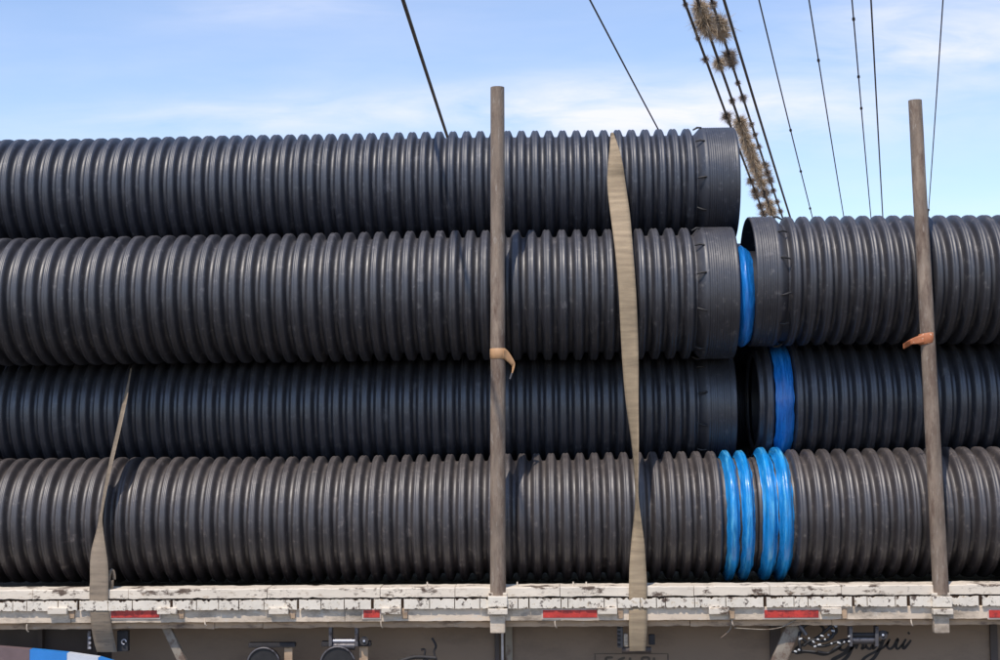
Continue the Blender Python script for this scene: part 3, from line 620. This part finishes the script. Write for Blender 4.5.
# ------------------------------------------------------------------ overhead cables
VP = ray(903, 590).normalized()
def cable(u, d0, rad, label, group='overhead cables crossing the sky at the right', vp=VP, length=26, name='cable'):
    q = ray(u, 0); p0 = CAM+q*(d0/q.dot(fw)); P = []
    for i in range(41):
        s_ = -3+(length+3)*i/40; P.append(p0+vp*s_ + Vector((0, 0, .0011*(s_-3)**2-.0011*9)))
    mb = MB(); mb.tube(P, rad, 8); o = mb.build(name, M['wire'], loc=P[0]); tag(o, label, 'cable', group)
    return p0
def on(u, v, d0, uu, vp=VP):
    """point of the cable nearest the sight line through uu,v"""
    q = ray(u, 0); p0 = CAM+q*(d0/q.dot(fw)); best = None
    for i in range(400):
        s_ = -2+i*.07; P = p0+vp*s_ + Vector((0, 0, .0011*(s_-3)**2-.0011*9)); dd = P-CAM; w = dd.dot(fw); vv = 330-FPX*dd.dot(UP)/w
        e = abs(vv-v)
        if best is None or e < best[0]: best = (e, P, 500+FPX*dd.dot(RT)/w)
    return best[1]
names = [(684, 13, .014, 'leftmost of the three cables carrying tufts of dry air plants'), (697.5, 13.2, .015, 'middle of the three cables carrying tufts, thick with dry air plants'), (711.5, 13.4, .014, 'right one of the three cables carrying tufts, next to the bare thick cable'),
         (724, 12, .0135, 'bare thick black cable just right of the tufted cables'), (759, 14, .0080, 'thin wire, first to the right of the thick bare cable'), (809, 15, .0080, 'thin wire, second to the right of the thick bare cable'),
         (852, 15, .0080, 'thin knotted wire left of the straight dark wire above the right pipes'), (871, 14, .009, 'dark nearly straight wire left of the leaning stake'), (943, 15, .0075, 'thin wire with a small knot right of the leaning stake'),
         (590, 13, .009, 'thin lone wire ending behind the topmost pipe right of the middle stake')]
for u, d, r, l in names: cable(u, d, r, l)
VP1 = ray(560, 480).normalized()
cable(403, 9, .0135, 'thick black cable slanting down the sky left of the middle stake', group='overhead cables at the left', vp=VP1, length=20)
kn = {759: ('first thin wire', 'upper', 'middle', 'lowest'), 852: ('knotted wire above the right pipes', 'upper', 'middle', 'lowest'), 943: ('wire right of the leaning stake', 'only'), 809: ('second thin wire', 'only')}; seen = {}
for u, d, v in ((759, 14, 130), (759, 14, 172), (759, 14, 208), (852, 15, 18), (852, 15, 76), (852, 15, 108), (943, 15, 210), (809, 15, 60)):
    P = on(u, v, d, u); mb = MB(); mb.tube([P-VP*.05, P-VP*.02, P+VP*.02, P+VP*.05], [.006, .018, .018, .006], 7); seen[u] = seen.get(u, 0)+1; tag(mb.build('wire_knot', M['wire'], loc=P), f'small dark knot, {kn[u][seen[u]]} one on the {kn[u][0]}', 'knot', 'knots on the thin wires')
# air plants: tufts of narrow curved leaves
def tuft(P, R_, n, seed, dark):
    rr = random.Random(seed); mb = MB()
    for i in range(n):
        d = Vector((rr.gauss(0, 1), rr.gauss(0, 1), rr.gauss(0, 1))).normalized(); L_ = R_*rr.uniform(.55, 1.15)
        base = P+d*R_*.12+VP*rr.uniform(-.25, .25)*R_
        side = d.cross(Vector((rr.gauss(0, 1), rr.gauss(0, 1), rr.gauss(0, 1)))).normalized(); w = R_*.013+.0013
        bend = Vector((rr.gauss(0, .4), rr.gauss(0, .4), rr.gauss(-.22, .35)))*L_; L_ *= (.75+.5*noise.noise((d.x*1.8+seed, d.y*1.8, d.z*1.8)))*1.15
        a, b, c = base, base+d*L_*.55+bend*.2, base+d*L_+bend
        mb.add([a-side*w, a+side*w, b+side*w*.8, b-side*w*.8, c], [(0, 1, 2, 3), (3, 2, 4)])
    return mb.build('air_plant', M['moss_dark' if dark else 'moss'], loc=P)
where = {684: 'left tufted cable', 697.5: 'middle tufted cable', 711.5: 'right tufted cable'}
spots = [(697.5, 8, 10, 0), (697.5, 20, 13, 0), (697.5, 31, 9, 0), (711.5, 4, 5, 1), (711.5, 23, 12, 0), (711.5, 31, 10, 0), (711.5, 54, 8, 1), (711.5, 61, 7, 1), (697.5, 63, 8, 0), (684, 3, 3, 1), (684, 38, 3, 1), (684, 60, 4, 1),
         (711.5, 83, 3, 1), (697.5, 101, 4, 1), (711.5, 98, 4.5, 1), (684, 115, 6, 1), (684, 122, 3, 1)]
for v in (122, 130, 138, 146, 153, 161, 168, 175): spots.append((697.5, v, 8.5 if v < 165 else 7.5, 0))
for v in (183, 192, 203, 211): spots.append((697.5, v, 7, 0 if v % 2 else 1))
for v in (124, 135, 146): spots.append((711.5, v, 3.2, 1))
for v in (165, 172, 179, 190, 201, 211): spots.append((711.5, v, 5 if v < 182 else 3.2, 1))
for v in (180, 190, 196, 206, 213): spots.append((684, v, 5, 1))
dd_ = {684: 13, 697.5: 13.2, 711.5: 13.4}
desc = {0: 'pale brown spiky air plant clump', 1: 'small dark dry air plant clump'}
for i, (u, v, rp_, dk) in enumerate(spots):
    P = on(u, v, dd_[u], u); dist = (P-CAM).dot(fw); R_ = rp_*dist/FPX
    o = tuft(P, R_, int(260+rp_*100), 100+i, dk)
    big = 'large' if rp_ > 8 else ('medium' if rp_ > 4.5 else 'tiny')
    rank = sorted([q[1] for q in spots if q[0] == u]).index(v); od = 'topmost second third fourth fifth sixth seventh eighth ninth tenth eleventh twelfth thirteenth fourteenth fifteenth sixteenth seventeenth eighteenth nineteenth twentieth'.split()[rank]
    tag(o, f'{big} {"dark" if dk else "pale brown"} air plant tuft, {od} {"one" if rank == 0 else "from the top"} on the {where[u]}', 'air plant', 'air plant tufts growing on the cables')
